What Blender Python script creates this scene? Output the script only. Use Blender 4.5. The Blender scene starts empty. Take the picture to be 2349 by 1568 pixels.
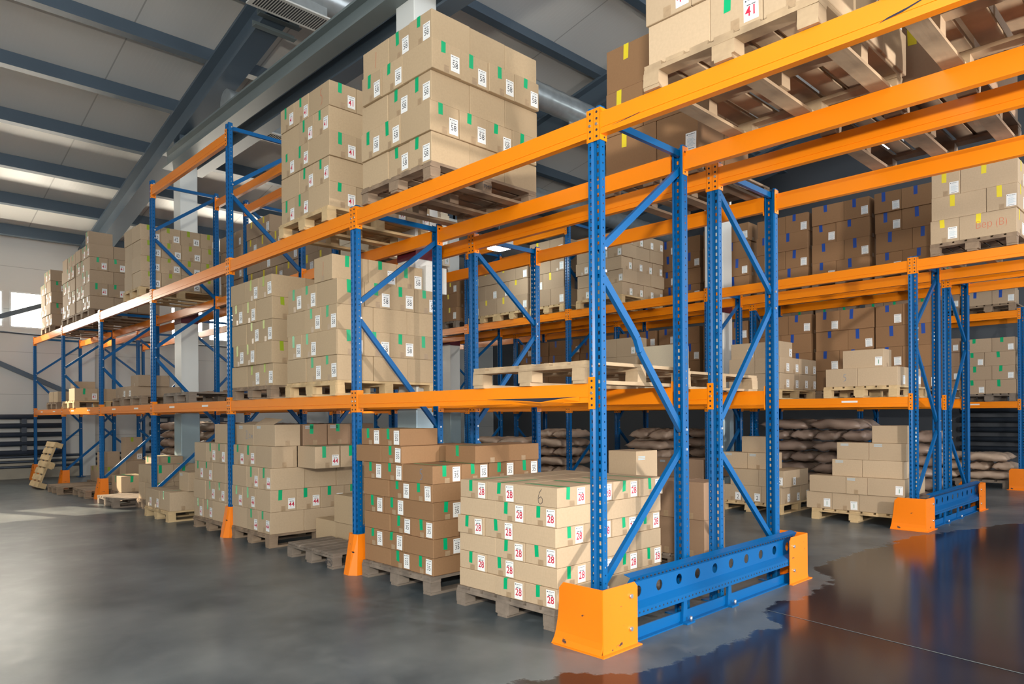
import bpy, bmesh, math, random
from mathutils import Vector, Matrix
random.seed(7)
SC = bpy.context.scene
COL = SC.collection
PI = math.pi

# ------------------------------------------------------------------ camera
cd = bpy.data.cameras.new('camera'); cam = bpy.data.objects.new('camera', cd); COL.objects.link(cam)
FW = Vector((-0.71895954, 0.69505114, -0.00104247)); RT = Vector((0.69504078, 0.71893872, -0.00674113)); UP = Vector((0.00393596, 0.00557116, 0.99997673))
cam.matrix_world = Matrix(((RT.x, UP.x, -FW.x, 2.7836), (RT.y, UP.y, -FW.y, -3.4141), (RT.z, UP.z, -FW.z, 1.42), (0, 0, 0, 1)))
cd.sensor_width = 36.0; cd.lens = 1617.2 / 2349 * 36; cd.shift_y = 169.58 / 2349; cd.clip_start = 0.02
SC.camera = cam

# ------------------------------------------------------------------ world, lights, exposure
w = bpy.data.worlds.new('world'); SC.world = w; w.use_nodes = True
wb = w.node_tree.nodes['Background']; wb.inputs['Color'].default_value = (0.92, 0.96, 1.0, 1); wb.inputs['Strength'].default_value = 2.5
SC.view_settings.view_transform = 'Standard'; SC.view_settings.look = 'None'
SC.view_settings.exposure = 0.0; SC.view_settings.gamma = 1.0
SC.view_settings.use_curve_mapping = False

def lamp(name, kind, loc, energy, color, **k):
    l = bpy.data.lights.new(name, kind); l.energy = energy; l.color = color
    for a, v in k.items(): setattr(l, a, v)
    o = bpy.data.objects.new(name, l); o.location = loc; COL.objects.link(o); return o
lamp('photo_flash', 'POINT', (3.3, -4.0, 2.2), 1150, (1.0, 0.93, 0.80), shadow_soft_size=0.12)
lamp('second_flash', 'POINT', (5.2, 1.6, 2.2), 1100, (1.0, 0.92, 0.85), shadow_soft_size=0.12)
sun = lamp('sun', 'SUN', (-25, -8, 12), 14.0, (1.0, 0.80, 0.55), angle=0.009)
sun.rotation_euler = Vector((1.0, 0.42, -0.52)).to_track_quat('-Z', 'Y').to_euler()

# ------------------------------------------------------------------ materials
def new_mat(name):
    m = bpy.data.materials.new(name); m.use_nodes = True
    nt = m.node_tree; b = nt.nodes['Principled BSDF']
    return m, nt, b
def nd(nt, t, **k):
    n = nt.nodes.new(t)
    for a, v in k.items():
        if a.startswith('i_'): n.inputs[a[2:].replace('_', ' ')].default_value = v
        else: setattr(n, a, v)
    return n
def mixc(nt, fac, a, b, blend='MIX'):
    n = nt.nodes.new('ShaderNodeMix'); n.data_type = 'RGBA'; n.blend_type = blend
    for s, v in ((0, fac), (6, a), (7, b)):
        if hasattr(v, 'links'): nt.links.new(v, n.inputs[s])
        else: n.inputs[s].default_value = v if s == 0 else (v[0], v[1], v[2], 1)
    return n.outputs[2]
def ramp(nt, src, lo, hi, a=0.0, b=1.0):
    n = nt.nodes.new('ShaderNodeMapRange'); nt.links.new(src, n.inputs[0])
    n.inputs[1].default_value = lo; n.inputs[2].default_value = hi; n.inputs[3].default_value = a; n.inputs[4].default_value = b
    return n.outputs[0]
def noise(nt, scale, detail=3, coord='Object', stretch=None, rough=0.5):
    tc = nd(nt, 'ShaderNodeTexCoord'); src = tc.outputs[coord]
    if stretch:
        mp = nd(nt, 'ShaderNodeMapping'); mp.inputs['Scale'].default_value = stretch; nt.links.new(src, mp.inputs['Vector']); src = mp.outputs[0]
    n = nd(nt, 'ShaderNodeTexNoise'); n.inputs['Scale'].default_value = scale; n.inputs['Detail'].default_value = detail; n.inputs['Roughness'].default_value = rough
    nt.links.new(src, n.inputs['Vector']); return n.outputs['Fac']
def bump(nt, b, h, strength, dist=0.01):
    n = nd(nt, 'ShaderNodeBump'); n.inputs['Strength'].default_value = strength; n.inputs['Distance'].default_value = dist
    nt.links.new(h, n.inputs['Height']); nt.links.new(n.outputs[0], b.inputs['Normal'])
def plain(name, col, rough=0.5, metal=0.0, var=0.12, scale=6, spec=0.5):
    m, nt, b = new_mat(name)
    c = mixc(nt, noise(nt, scale), [v * (1 - var) for v in col], [min(1, v * (1 + var)) for v in col])
    nt.links.new(c, b.inputs['Base Color']); b.inputs['Roughness'].default_value = rough; b.inputs['Metallic'].default_value = metal
    b.inputs['Specular IOR Level'].default_value = spec
    return m
def cardboard(name, col, var=0.10):
    m, nt, b = new_mat(name)
    oi = nd(nt, 'ShaderNodeObjectInfo')
    lo = [v * (1 - var) for v in col]; hi = [v * (1 + var) for v in col]
    c = mixc(nt, oi.outputs['Random'], lo, hi)
    f = noise(nt, 60, 4); c = mixc(nt, ramp(nt, f, 0.3, 0.7, 0, 0.25), c, [v * 0.72 for v in col])
    g = noise(nt, 2.2, 2); c = mixc(nt, ramp(nt, g, 0.35, 0.75, 0, 0.3), c, [v * 1.12 for v in col])
    nt.links.new(c, b.inputs['Base Color']); b.inputs['Roughness'].default_value = 0.78; b.inputs['Specular IOR Level'].default_value = 0.25
    bump(nt, b, noise(nt, 30, 3, stretch=(8, 8, 0.4)), 0.08, 0.004)
    return m
def wood(name, col, dark, var=0.25):
    m, nt, b = new_mat(name)
    oi = nd(nt, 'ShaderNodeObjectInfo')
    g = noise(nt, 14, 5, stretch=(1, 0.12, 1)); k = noise(nt, 5, 3)
    c = mixc(nt, g, dark, col)
    c = mixc(nt, ramp(nt, k, 0.45, 0.75, 0, 0.55), c, [v * 0.45 for v in dark])
    c = mixc(nt, ramp(nt, oi.outputs['Random'], 0, 1, 0, var), c, [v * 0.6 for v in col])
    nt.links.new(c, b.inputs['Base Color']); b.inputs['Roughness'].default_value = 0.85
    bump(nt, b, g, 0.4, 0.006)
    return m
def paint(name, col, rough=0.32, wear=None, spec=0.5):
    m, nt, b = new_mat(name)
    c = mixc(nt, noise(nt, 3, 3), [v * 0.90 for v in col], col)
    if wear:
        n = noise(nt, wear[1], 5, stretch=wear[2]); c = mixc(nt, ramp(nt, n, wear[3], wear[3] + 0.03), c, wear[0])
    nt.links.new(c, b.inputs['Base Color']); b.inputs['Roughness'].default_value = rough; b.inputs['Specular IOR Level'].default_value = spec
    return m

M = {}
M['tan'] = cardboard('tan_cardboard', (0.50, 0.378, 0.250))
M['tan2'] = cardboard('yellow_tan_cardboard', (0.475, 0.355, 0.222))
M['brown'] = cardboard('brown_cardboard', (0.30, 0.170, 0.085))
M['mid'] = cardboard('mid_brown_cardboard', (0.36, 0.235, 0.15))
M['dull'] = cardboard('dull_cardboard', (0.42, 0.31, 0.21))
M['cream'] = cardboard('cream_cardboard', (0.78, 0.68, 0.50), 0.03)
M['white'] = cardboard('white_cardboard', (0.82, 0.82, 0.78), 0.03)
M['seam'] = plain('carton_gap', (0.10, 0.065, 0.04), 0.9)
M['clear'] = plain('clear_tape', (0.38, 0.27, 0.165), 0.35, 0, 0.25, 40)
M['green'] = plain('green_tape', (0.0, 0.40, 0.16), 0.28, 0, 0.1)
M['lime'] = plain('lime_tape', (0.30, 0.40, 0.02), 0.42, 0, 0.1)
M['bluetape'] = plain('blue_tape', (0.015, 0.075, 0.38), 0.35, 0, 0.1)
M['yellow'] = plain('yellow_tape', (0.80, 0.66, 0.03), 0.35, 0, 0.1)
M['paper'] = plain('label_paper', (0.86, 0.87, 0.86), 0.6, 0, 0.02)
M['print'] = plain('label_print', (0.06, 0.07, 0.09), 0.6)
M['printlight'] = plain('label_fine_print', (0.45, 0.60, 0.68), 0.6)
M['red'] = plain('red_ink', (0.55, 0.012, 0.05), 0.6)
M['black'] = plain('black_ink', (0.035, 0.04, 0.05), 0.6)
M['greenink'] = plain('green_ink', (0.02, 0.24, 0.10), 0.6)
M['redpen'] = plain('red_pen', (0.62, 0.13, 0.06), 0.6)
M['bluepen'] = plain('blue_pen', (0.12, 0.25, 0.42), 0.6)
M['blackpen'] = plain('black_pen', (0.05, 0.045, 0.05), 0.6)
M['pine'] = wood('new_pine', (0.72, 0.54, 0.30), (0.50, 0.34, 0.17))
M['old'] = wood('weathered_wood', (0.40, 0.29, 0.19), (0.15, 0.10, 0.068))
M['worn'] = wood('worn_pine', (0.56, 0.42, 0.26), (0.34, 0.24, 0.15))
M['cladding'] = plain('blue_grey_cladding', (0.42, 0.55, 0.60), 0.3, 0.3, 0.1, 3)
M['grey'] = wood('grey_wood', (0.34, 0.275, 0.215), (0.10, 0.078, 0.062))
M['blue'] = paint('blue_paint', (0.0, 0.105, 0.32), 0.34, ((0.02, 0.05, 0.12), 9, (1, 1, 0.3), 0.80), 0.3)
M['orange'] = paint('orange_paint', (0.95, 0.265, 0.004), 0.30, ((0.25, 0.09, 0.02), 6, (0.25, 1, 3), 0.76))
M['guard'] = paint('guard_orange_paint', (0.95, 0.23, 0.006), 0.33, ((0.06, 0.045, 0.04), 9, (1.0, 1.0, 2.2), 0.655))
M['bolt'] = plain('zinc_bolt', (0.6, 0.6, 0.62), 0.3, 0.9)
M['hole'] = plain('connector_hole', (0.012, 0.018, 0.035), 0.7)
M['sack'] = plain('sack_paper', (0.47, 0.345, 0.255), 0.5, 0, 0.22, 9)
M['sackdark'] = plain('sack_plastic', (0.31, 0.23, 0.185), 0.38, 0, 0.2, 9)
M['steel'] = plain('blue_grey_steel', (0.078, 0.112, 0.148), 0.42, 0, 0.15, 1.5)
M['steel2'] = plain('grey_steel', (0.15, 0.185, 0.19), 0.4, 0, 0.12, 2)
M['column'] = plain('white_column_paint', (0.78, 0.80, 0.77), 0.35, 0, 0.04, 3)
M['maroon'] = plain('maroon_paint', (0.10, 0.012, 0.025), 0.4)
M['galv'] = plain('galvanised_duct', (0.50, 0.55, 0.57), 0.28, 0.6, 0.25, 8)
M['grille'] = plain('grille_metal', (0.70, 0.71, 0.68), 0.5, 0.2)
M['dark'] = plain('dark_void', (0.02, 0.022, 0.028), 0.8)
M['radiator'] = plain('dark_pipe_paint', (0.045, 0.06, 0.085), 0.4)
M['plinth'] = plain('plinth_render', (0.42, 0.38, 0.30), 0.85, 0, 0.2, 2)
M['strip'] = plain('beam_label', (0.85, 0.84, 0.80), 0.5)
M['backwall'] = plain('dark_back_wall', (0.085, 0.095, 0.11), 0.7, 0, 0.2, 0.6)
M['frame'] = plain('window_frame', (0.75, 0.76, 0.74), 0.4)

def panel_mat(name, col, scale, axis, rough=0.4, seam=1.9):
    m, nt, b = new_mat(name)
    tc = nd(nt, 'ShaderNodeTexCoord'); sp = nd(nt, 'ShaderNodeSeparateXYZ'); nt.links.new(tc.outputs['Object'], sp.inputs[0])
    def wave(ax, sc):
        mu = nd(nt, 'ShaderNodeMath', operation='MULTIPLY'); nt.links.new(sp.outputs[ax], mu.inputs[0]); mu.inputs[1].default_value = sc
        fr = nd(nt, 'ShaderNodeMath', operation='FRACT'); nt.links.new(mu.outputs[0], fr.inputs[0]); return fr.outputs[0]
    rib = wave(axis, scale)
    sm = wave(axis, seam)
    c = mixc(nt, noise(nt, 0.7, 3), [v * 0.92 for v in col], col)
    c = mixc(nt, ramp(nt, sm, 0.988, 0.991), c, [v * 0.6 for v in col])
    nt.links.new(c, b.inputs['Base Color']); b.inputs['Roughness'].default_value = rough
    bump(nt, b, ramp(nt, rib, 0.85, 0.98), 0.12, 0.004)
    return m
M['ceil'] = panel_mat('ceiling_panels', (0.84, 0.83, 0.79), 14, 1, 0.30, 0.5)
M['wall'] = panel_mat('wall_panels', (0.66, 0.65, 0.61), 9, 2, 0.45, 1.0)

m, nt, b = new_mat('daylit_glass')
out = nt.nodes['Material Output']; em = nd(nt, 'ShaderNodeEmission'); em.inputs['Color'].default_value = (1.0, 0.90, 0.74, 1); em.inputs['Strength'].default_value = 26.0
tr = nd(nt, 'ShaderNodeBsdfTransparent'); ad = nd(nt, 'ShaderNodeAddShader'); nt.links.new(em.outputs[0], ad.inputs[0]); nt.links.new(tr.outputs[0], ad.inputs[1]); nt.links.new(ad.outputs[0], out.inputs['Surface'])
M['glass'] = m
m, nt, b = new_mat('lamp_glow')
b.inputs['Emission Color'].default_value = (0.95, 1.0, 0.96, 1); b.inputs['Emission Strength'].default_value = 30.0; b.inputs['Base Color'].default_value = (0.9, 0.9, 0.9, 1)
M['glow'] = m

# floor: polished concrete with a wet, dark sheet on the right
m, nt, b = new_mat('polished_concrete')
tc = nd(nt, 'ShaderNodeTexCoord'); sp = nd(nt, 'ShaderNodeSeparateXYZ'); nt.links.new(tc.outputs['Object'], sp.inputs[0])
n1 = noise(nt, 0.9, 5); n2 = noise(nt, 5.0, 6); n3 = noise(nt, 1.6, 5, stretch=(1, 0.35, 1))
c = mixc(nt, ramp(nt, n1, 0.36, 0.64), (0.050, 0.066, 0.078), (0.130, 0.150, 0.160))
c = mixc(nt, ramp(nt, n2, 0.5, 0.8, 0, 0.45), c, (0.16, 0.175, 0.18))
# signed distance from the tide line (world metres): wet where positive
def lin(ax, ay, c0):
    a = nd(nt, 'ShaderNodeMath', operation='MULTIPLY'); nt.links.new(sp.outputs[0], a.inputs[0]); a.inputs[1].default_value = ax
    d = nd(nt, 'ShaderNodeMath', operation='MULTIPLY_ADD'); nt.links.new(sp.outputs[1], d.inputs[0]); d.inputs[1].default_value = ay; nt.links.new(a.outputs[0], d.inputs[2])
    e = nd(nt, 'ShaderNodeMath', operation='ADD'); nt.links.new(d.outputs[0], e.inputs[0]); e.inputs[1].default_value = c0
    return e.outputs[0]
WET_NODES = (nt, lin, n2, n3, c, b)
def wet_floor():
    nt, lin, n2, n3, c, b = WET_NODES
    # tide line: x of the wet edge for each y, as a colour ramp
    PTS = ((-2.0, -.35), (-.78, .12), (-.51, .20), (-.23, .48), (.6, .56), (1.16, .60), (1.5, .30), (2.0, .42), (2.68, .36), (3.03, .06), (3.97, .04), (4.66, .12), (5.46, .13), (6.42, .43), (7.58, .84), (9.0, 1.1))
    ty = ramp(nt, sp.outputs[1], -2.0, 9.0)
    cr = nd(nt, 'ShaderNodeValToRGB'); el = cr.color_ramp.elements
    while len(el) > 1: el.remove(el[-1])
    for i, (y, x) in enumerate(PTS):
        e = el[0] if i == 0 else el.new((y + 2) / 11)
        e.position = (y + 2) / 11; v = (x + .5) / 2; e.color = (v, v, v, 1)
    nt.links.new(ty, cr.inputs[0])
    edge = ramp(nt, cr.outputs[0], 0, 1, -.5, 1.5)
    d = nd(nt, 'ShaderNodeMath', operation='SUBTRACT'); nt.links.new(sp.outputs[0], d.inputs[0]); nt.links.new(edge, d.inputs[1])
    nj = noise(nt, 5.0, 6, stretch=(1.0, 1.0, 1), rough=0.6)
    a = nd(nt, 'ShaderNodeMath', operation='MULTIPLY_ADD'); nt.links.new(nj, a.inputs[0]); a.inputs[1].default_value = 0.42; a.inputs[2].default_value = -0.21
    s = nd(nt, 'ShaderNodeMath', operation='ADD'); nt.links.new(d.outputs[0], s.inputs[0]); nt.links.new(a.outputs[0], s.inputs[1])
    wet = ramp(nt, s.outputs[0], 0.0, 0.035)
    col = mixc(nt, wet, c, (0.018, 0.016, 0.020))
    nt.links.new(col, b.inputs['Base Color'])
    r = mixc(nt, wet, (0.30, 0.30, 0.30), (0.06, 0.06, 0.06))
    r2 = mixc(nt, ramp(nt, n2, 0.35, 0.7, 0, 0.5), r, (0.42, 0.42, 0.42)); r3 = mixc(nt, wet, r2, (0.15, 0.15, 0.15))
    b.inputs['Specular IOR Level'].default_value = 0.28
    nt.links.new(r3, b.inputs['Roughness'])
    bump(nt, b, n3, 0.05, 0.01)
wet_floor()
M['floor'] = bpy.data.materials['polished_concrete']

# ------------------------------------------------------------------ helpers
class MB:
    """collects shapes into one mesh object with material slots"""
    def __init__(s, *mats):
        s.bm = bmesh.new(); s.mats = [M[k] for k in mats]
    def quad(s, pts, mi=0):
        f = s.bm.faces.new([s.bm.verts.new(p) for p in pts]); f.material_index = mi; return f
    def box(s, x0, x1, y0, y1, z0, z1, mi=0, jit=0.0):
        v = []
        for z in (z0, z1):
            for x, y in ((x0, y0), (x1, y0), (x1, y1), (x0, y1)):
                v.append(s.bm.verts.new((x + random.uniform(-jit, jit), y + random.uniform(-jit, jit), z + random.uniform(-jit, jit) * .5)))
        for q in ((3, 2, 1, 0), (4, 5, 6, 7), (0, 1, 5, 4), (1, 2, 6, 5), (2, 3, 7, 6), (3, 0, 4, 7)):
            f = s.bm.faces.new([v[i] for i in q]); f.material_index = mi
        return v
    def bar(s, p, q, w, h, mi=0, up=(0, 0, 1)):
        """rectangular bar from p to q, w across, h along 'up'"""
        p, q = Vector(p), Vector(q); d = (q - p).normalized(); up = Vector(up)
        a = d.cross(up)
        if a.length < 1e-4: a = d.cross(Vector((1, 0, 0)))
        a.normalize(); c = a.cross(d).normalized()
        r = []
        for e in (p, q):
            r.append([s.bm.verts.new(e + a * sx * w / 2 + c * sz * h / 2) for sx, sz in ((-1, -1), (1, -1), (1, 1), (-1, 1))])
        for i in range(4):
            j = (i + 1) % 4; f = s.bm.faces.new((r[0][i], r[0][j], r[1][j], r[1][i])); f.material_index = mi
        for rr, fl in ((r[0], 1), (r[1], 0)):
            f = s.bm.faces.new(rr[::-1] if fl else rr); f.material_index = mi
    def prism(s, prof, axis, a, b, mi=0):
        """extrude closed 2-D profile along an axis ('x': (y,z); 'y': (x,z); 'z': (x,y))"""
        def P(u, v, t): return {'x': (t, u, v), 'y': (u, t, v), 'z': (u, v, t)}[axis]
        A = [s.bm.verts.new(P(u, v, a)) for u, v in prof]; B = [s.bm.verts.new(P(u, v, b)) for u, v in prof]
        n = len(prof)
        for i in range(n):
            f = s.bm.faces.new((A[i], A[(i + 1) % n], B[(i + 1) % n], B[i])); f.material_index = mi
        for L in (A[::-1], B): f = s.bm.faces.new(L); f.material_index = mi
    def tube(s, pts, r, n=10, mi=0, cap=True):
        pts = [Vector(p) for p in pts]; rings = []
        for i, p in enumerate(pts):
            d = (pts[min(i + 1, len(pts) - 1)] - pts[max(i - 1, 0)]).normalized()
            a = d.cross(Vector((0, 0, 1))); a = a.normalized() if a.length > 1e-3 else Vector((1, 0, 0)); c = a.cross(d).normalized()
            rr = r[i] if isinstance(r, (list, tuple)) else r
            rings.append([s.bm.verts.new(p + (a * math.cos(2 * PI * k / n) + c * math.sin(2 * PI * k / n)) * rr) for k in range(n)])
        for A, B in zip(rings, rings[1:]):
            for k in range(n):
                f = s.bm.faces.new((A[k], A[(k + 1) % n], B[(k + 1) % n], B[k])); f.material_index = mi; f.smooth = True
        if cap:
            for L in (rings[0][::-1], rings[-1]): f = s.bm.faces.new(L); f.material_index = mi
    def mesh(s, name, bevel=0.0):
        bmesh.ops.recalc_face_normals(s.bm, faces=s.bm.faces)
        if bevel: bmesh.ops.bevel(s.bm, geom=s.bm.edges[:], offset=bevel, segments=1, affect='EDGES', profile=0.5)
        me = bpy.data.meshes.new(name); s.bm.to_mesh(me); s.bm.free()
        for m in s.mats: me.materials.append(m)
        return me
    def build(s, name, parent=None, loc=(0, 0, 0), rz=0, bevel=0.0):
        return link(name, s.mesh(name, bevel), parent, loc, rz)
def link(name, me, parent=None, loc=(0, 0, 0), rz=0):
    o = bpy.data.objects.new(name, me); COL.objects.link(o); o.location = loc; o.rotation_euler = (0, 0, rz)
    if parent: o.parent = parent
    return o
def tag(o, label, cat, group=None):
    o['label'] = label; o['category'] = cat
    if group: o['group'] = group
    return o
def empty(name, loc=(0, 0, 0), rz=0):
    o = bpy.data.objects.new(name, None); COL.objects.link(o); o.location = loc; o.rotation_euler = (0, 0, rz); o.empty_display_size = 0.1; return o
def struct(o): o['kind'] = 'structure'; return o
CACHE = {}
def cached(key, fn):
    if key not in CACHE: CACHE[key] = fn()
    return CACHE[key]
def text_mesh(txt, size, bold=0.0):
    def f():
        c = bpy.data.curves.new('glyphs', 'FONT'); c.body = txt; c.size = size; c.align_x = 'CENTER'; c.align_y = 'CENTER'; c.offset = bold; c.resolution_u = 3
        o = bpy.data.objects.new('glyphs', c); COL.objects.link(o)
        me = bpy.data.meshes.new_from_object(o.evaluated_get(bpy.context.evaluated_depsgraph_get()))
        bpy.data.objects.remove(o); bpy.data.curves.remove(c); return me
    return cached(('txt', txt, size, bold), f)
def add_text(mb, txt, size, ox, oz, y, mi, bold=0.0, sx=1.0):
    """text laid in the x-z plane, facing -y"""
    me = text_mesh(txt, size, bold); vs = [mb.bm.verts.new((ox + v.co.x * sx, y, oz + v.co.y)) for v in me.vertices]
    for p in me.polygons:
        try: f = mb.bm.faces.new([vs[i] for i in p.vertices]); f.material_index = mi
        except ValueError: pass
ORD = ['top', 'second', 'third', 'fourth', 'fifth', 'sixth', 'seventh', 'eighth', 'ninth']
NTH = ['first', 'second', 'third', 'fourth', 'fifth', 'sixth', 'seventh', 'eighth', 'ninth', 'tenth']

# ------------------------------------------------------------------ the setting
ROOF0, SL, WX = 5.62, 0.192, -17.3
def zr(x): return ROOF0 + SL * (x - WX)            # top of the rafters
def setting():
    b = MB('floor'); b.quad([(-30, -14, 0), (14, -14, 0), (14, 22, 0), (-30, 22, 0)]); struct(b.build('floor'))
    b = MB('ceil'); h = 0.30
    b.prism([(WX - .3, zr(WX - .3) + h), (3.6, zr(3.6) + h), (3.6, zr(3.6) + h + .1), (WX - .3, zr(WX - .3) + h + .1)], 'y', -12, 15.2)
    b.prism([(3.6, zr(3.6) + h), (12, zr(3.6) + h - 1.6), (12, zr(3.6) + h - 1.5), (3.6, zr(3.6) + h + .1)], 'y', -12, 15.2)
    struct(b.build('ceiling'))
    # far-left wall with a ribbon of windows
    y0, y1, wz0, wz1 = -12, 15.2, 3.56, 4.42
    panes = [(-5.4, -4.52), (-4.4, -3.52), (-3.4, -2.52), (-2.4, -1.52), (-1.40, -0.50), (-0.38, 0.52), (0.64, 1.5), (3.2, 4.06), (4.2, 5.1), (5.2, 6.1)]
    b = MB('wall'); t = 0.2
    b.box(WX - t, WX, y0, y1, 0.45, wz0); b.box(WX - t, WX, y0, y1, wz1, zr(WX) + 0.25)
    e = y0
    for a, c in panes: b.box(WX - t, WX, e, a, wz0, wz1); e = c
    b.box(WX - t, WX, e, y1, wz0, wz1)
    struct(b.build('wall_left'))
    for i, (a, c) in enumerate(panes):
        fb = MB('frame'); u = .035
        fb.box(WX - .12, WX + .01, a, c, wz0, wz0 + u); fb.box(WX - .12, WX + .01, a, c, wz1 - u, wz1); fb.box(WX - .12, WX + .01, a, a + u, wz0 + u, wz1 - u); fb.box(WX - .12, WX + .01, c - u, c, wz0 + u, wz1 - u)
        f = struct(fb.build('window_%d' % (i + 1)))
        g = MB('glass'); g.quad([(WX - .06, a + u, wz0 + u), (WX - .06, c - u, wz0 + u), (WX - .06, c - u, wz1 - u), (WX - .06, a + u, wz1 - u)]); g.build('pane', f)
    b = MB('plinth'); b.box(WX - t, WX + .04, y0, y1, 0, 0.45); struct(b.build('baseboard_left'))
    b = MB('backwall'); b.box(WX, 6, 15.0, 15.2, 0, 10.5); struct(b.build('wall_back'))
    b = MB('wall'); b.box(WX, -2, -12.2, -12, 0, 10); struct(b.build('wall_front_sunblock'))  # unseen wall, added to keep the sun out of the open side
    # rafters on the column lines
    k = 0
    for y in (-4.9, 1.2, 7.3, 13.4):
        for (x0, x1) in ((WX, 3.6),):
            b = MB('steel'); k += 1
            for (za, zb, hw) in ((-0.05, 0.0, .17), (-0.50, -0.05, .03), (-0.55, -0.50, .17)):
                v = [b.bm.verts.new((x, y + s * hw, zr(x) + z)) for x in (x0, x1) for s in (-1, 1) for z in (za, zb)]
                for q in ((0, 1, 3, 2), (4, 6, 7, 5), (0, 4, 5, 1), (2, 3, 7, 6), (1, 5, 7, 3), (0, 2, 6, 4)): b.bm.faces.new([v[i] for i in q])
            struct(b.build('trim_%d' % k))
    for i in range(13):                                # purlins
        x = -15.45 + (i - 1) * 1.62; z = zr(x); k += 1
        b = MB('steel'); b.prism([(x - .09, z + .28), (x - .09, z + .03), (x - .06, z), (x + .11, z), (x + .11, z + .03), (x - .05, z + .03), (x - .05, z + .28)], 'y', -12, 15)
        struct(b.build('trim_%d' % k))
    for y in (0.98, 1.46):                             # longitudinal girders either side of the columns
        k += 1; b = MB('steel2' if y < 1.2 else 'steel')
        b.prism([(y - .11, 5.86), (y + .11, 5.86), (y + .11, 5.89), (y + .02, 5.89), (y + .02, 6.10), (y + .11, 6.10), (y + .11, 6.13), (y - .11, 6.13), (y - .11, 6.10), (y - .02, 6.10), (y - .02, 5.89), (y - .11, 5.89)], 'x', -10.6, 3.6)
        struct(b.build('trim_%d' % k))
    for x, ys in ((-10.4, (1.2, 7.3)), (-3.45, (1.2,)), (-3.30, (7.3,))):   # clad columns
        for y in ys:
            k += 1; c = struct(empty('trim_%d' % k, (x, y, 0)))
            b = MB('column'); b.box(-.168, .168, -.15, .15, 0, 3.09); b.box(-.168, .168, -.15, .15, 3.29, 6.10); b.build('column_shaft', c, bevel=.008)
            b = MB('maroon'); b.box(-.17, .17, -.152, .152, 3.09, 3.29); b.build('painted_band', c)
            b = MB('cladding'); b.box(-.18, .18, -.162, .162, .02, 1.49); b.build('column_cladding', c, bevel=.01)
            b = MB('steel'); b.box(-.16, .16, -.03, .03, 6.1, zr(x) - .5); b.box(-.16, -.13, -.14, .14, 6.1, zr(x) - .55); b.box(.13, .16, -.14, .14, 6.1, zr(x) - .48); b.build('steel_stub', c)
    for (za, zb, ya, yb) in ((3.05, 4.55, -2.4, 1.3), (2.95, 1.75, -1.1, 1.4)):      # wall bracing
        k += 1; b = MB('steel'); b.bar((WX + .08, ya, za), (WX + .08, yb, zb), .07, .11); struct(b.build('trim_%d' % k))
    k += 1; b = MB('steel2'); b.quad([(.40, 1.44, .0015), (1.70, 1.25, .0015), (3.6, 1.02, .0015), (3.6, 1.03, .0015), (1.70, 1.262, .0015), (.40, 1.446, .0015)]); struct(b.build('trim_%d' % k))
    k += 1; b = MB('radiator'); b.tube([(WX + .06, -8, 3.42), (WX + .06, -.5, 3.44), (WX + .07, .6, 3.40), (WX + .06, 8, 3.43)], .02, 8); struct(b.build('trim_%d' % k))
    for dz in (0, .07):
        k += 1; b = MB('steel2'); x = -6.9 + dz * 2.2; z = zr(x) - .66 + dz; b.prism([(x - .05, z), (x + .05, z), (x + .05, z + .012), (x - .03, z + .012), (x - .03, z + .09), (x - .05, z + .09)], 'y', .92, 1.55); struct(b.build('trim_%d' % k))
    k += 1; b = MB('column'); b.box(WX, WX + .16, 1.05, 1.35, 0, zr(WX)); struct(b.build('trim_%d' % k))
setting()

def radiator(name, y0, y1, label, x=WX + .20, back=None):
    r = empty(name, (x, y0, 0.0) if back is None else (y0, back, 0)); tag(r, label, 'radiator')
    for i in range(5):
        z = .62 + i * .21
        b = MB('radiator'); b.tube([(0, 0, z), (0, y1 - y0, z)] if back is None else [(0, 0, z), (y1 - y0, 0, z)], .06, 12); b.build('heating_pipe', r)
    for t in (.25, .85):
        L = (y1 - y0) * t
        b = MB('radiator'); b.box(-.185, .04, L - .05, L + .05, .57, 1.5) if back is None else b.box(L - .05, L + .05, -.04, .185, .57, 1.5); b.build('header_pipe', r)
radiator('pipe_radiator', -4.5, .62, 'dark five-pipe heating radiator on left wall, left of the furthest rack frame')
radiator('pipe_radiator', 2.6, 4.8, 'dark five-pipe heating radiator on left wall, seen between far rack posts')
radiator('pipe_radiator', -1.6, 3.4, 'dark pipe radiator on the back wall at right behind sacks', back=14.8)
b = MB('radiator')
for z in (.28, .40, .52): b.tube([(WX + .08, -8, z), (WX + .08, 9, z)], .03, 8)
tag(b.build('heating_pipes'), 'three thin dark heating pipes running low along the left wall', 'pipes')

def duct(x, z, y0, y1, label, gr):
    r = empty('air_duct', (x, y0, z)); tag(r, label, 'duct')
    b = MB('galv'); n = int((y1 - y0) / .12); b.tube([(0, i * (y1 - y0) / n, 0) for i in range(n + 1)], [.21 + (.006 if i % 3 == 0 else 0) for i in range(n + 1)], 20); b.build('duct_tube', r)
    for g in gr:
        b = MB('galv'); b.box(-.12, .12, g - .45, g + .45, -.34, -.15); b.build('outlet_box', r)
        b = MB('grille', 'dark'); b.box(-.2, .2, g - .5, g + .5, -.36, -.34); 
        for i in range(26): b.box(-.15, .15, g - .44 + i * .034, g - .44 + i * .034 + .016, -.364, -.36, 1)
        b.build('air_grille', r)
duct(-8.6, 6.5, 1.2, 14.5, 'galvanised round air duct with capped end above left white column', (.66, 5.5))
duct(-5.65, 6.95, -.2, 14.5, 'galvanised round air duct with grille at top of the photo', (1.05, 7.0))
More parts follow.
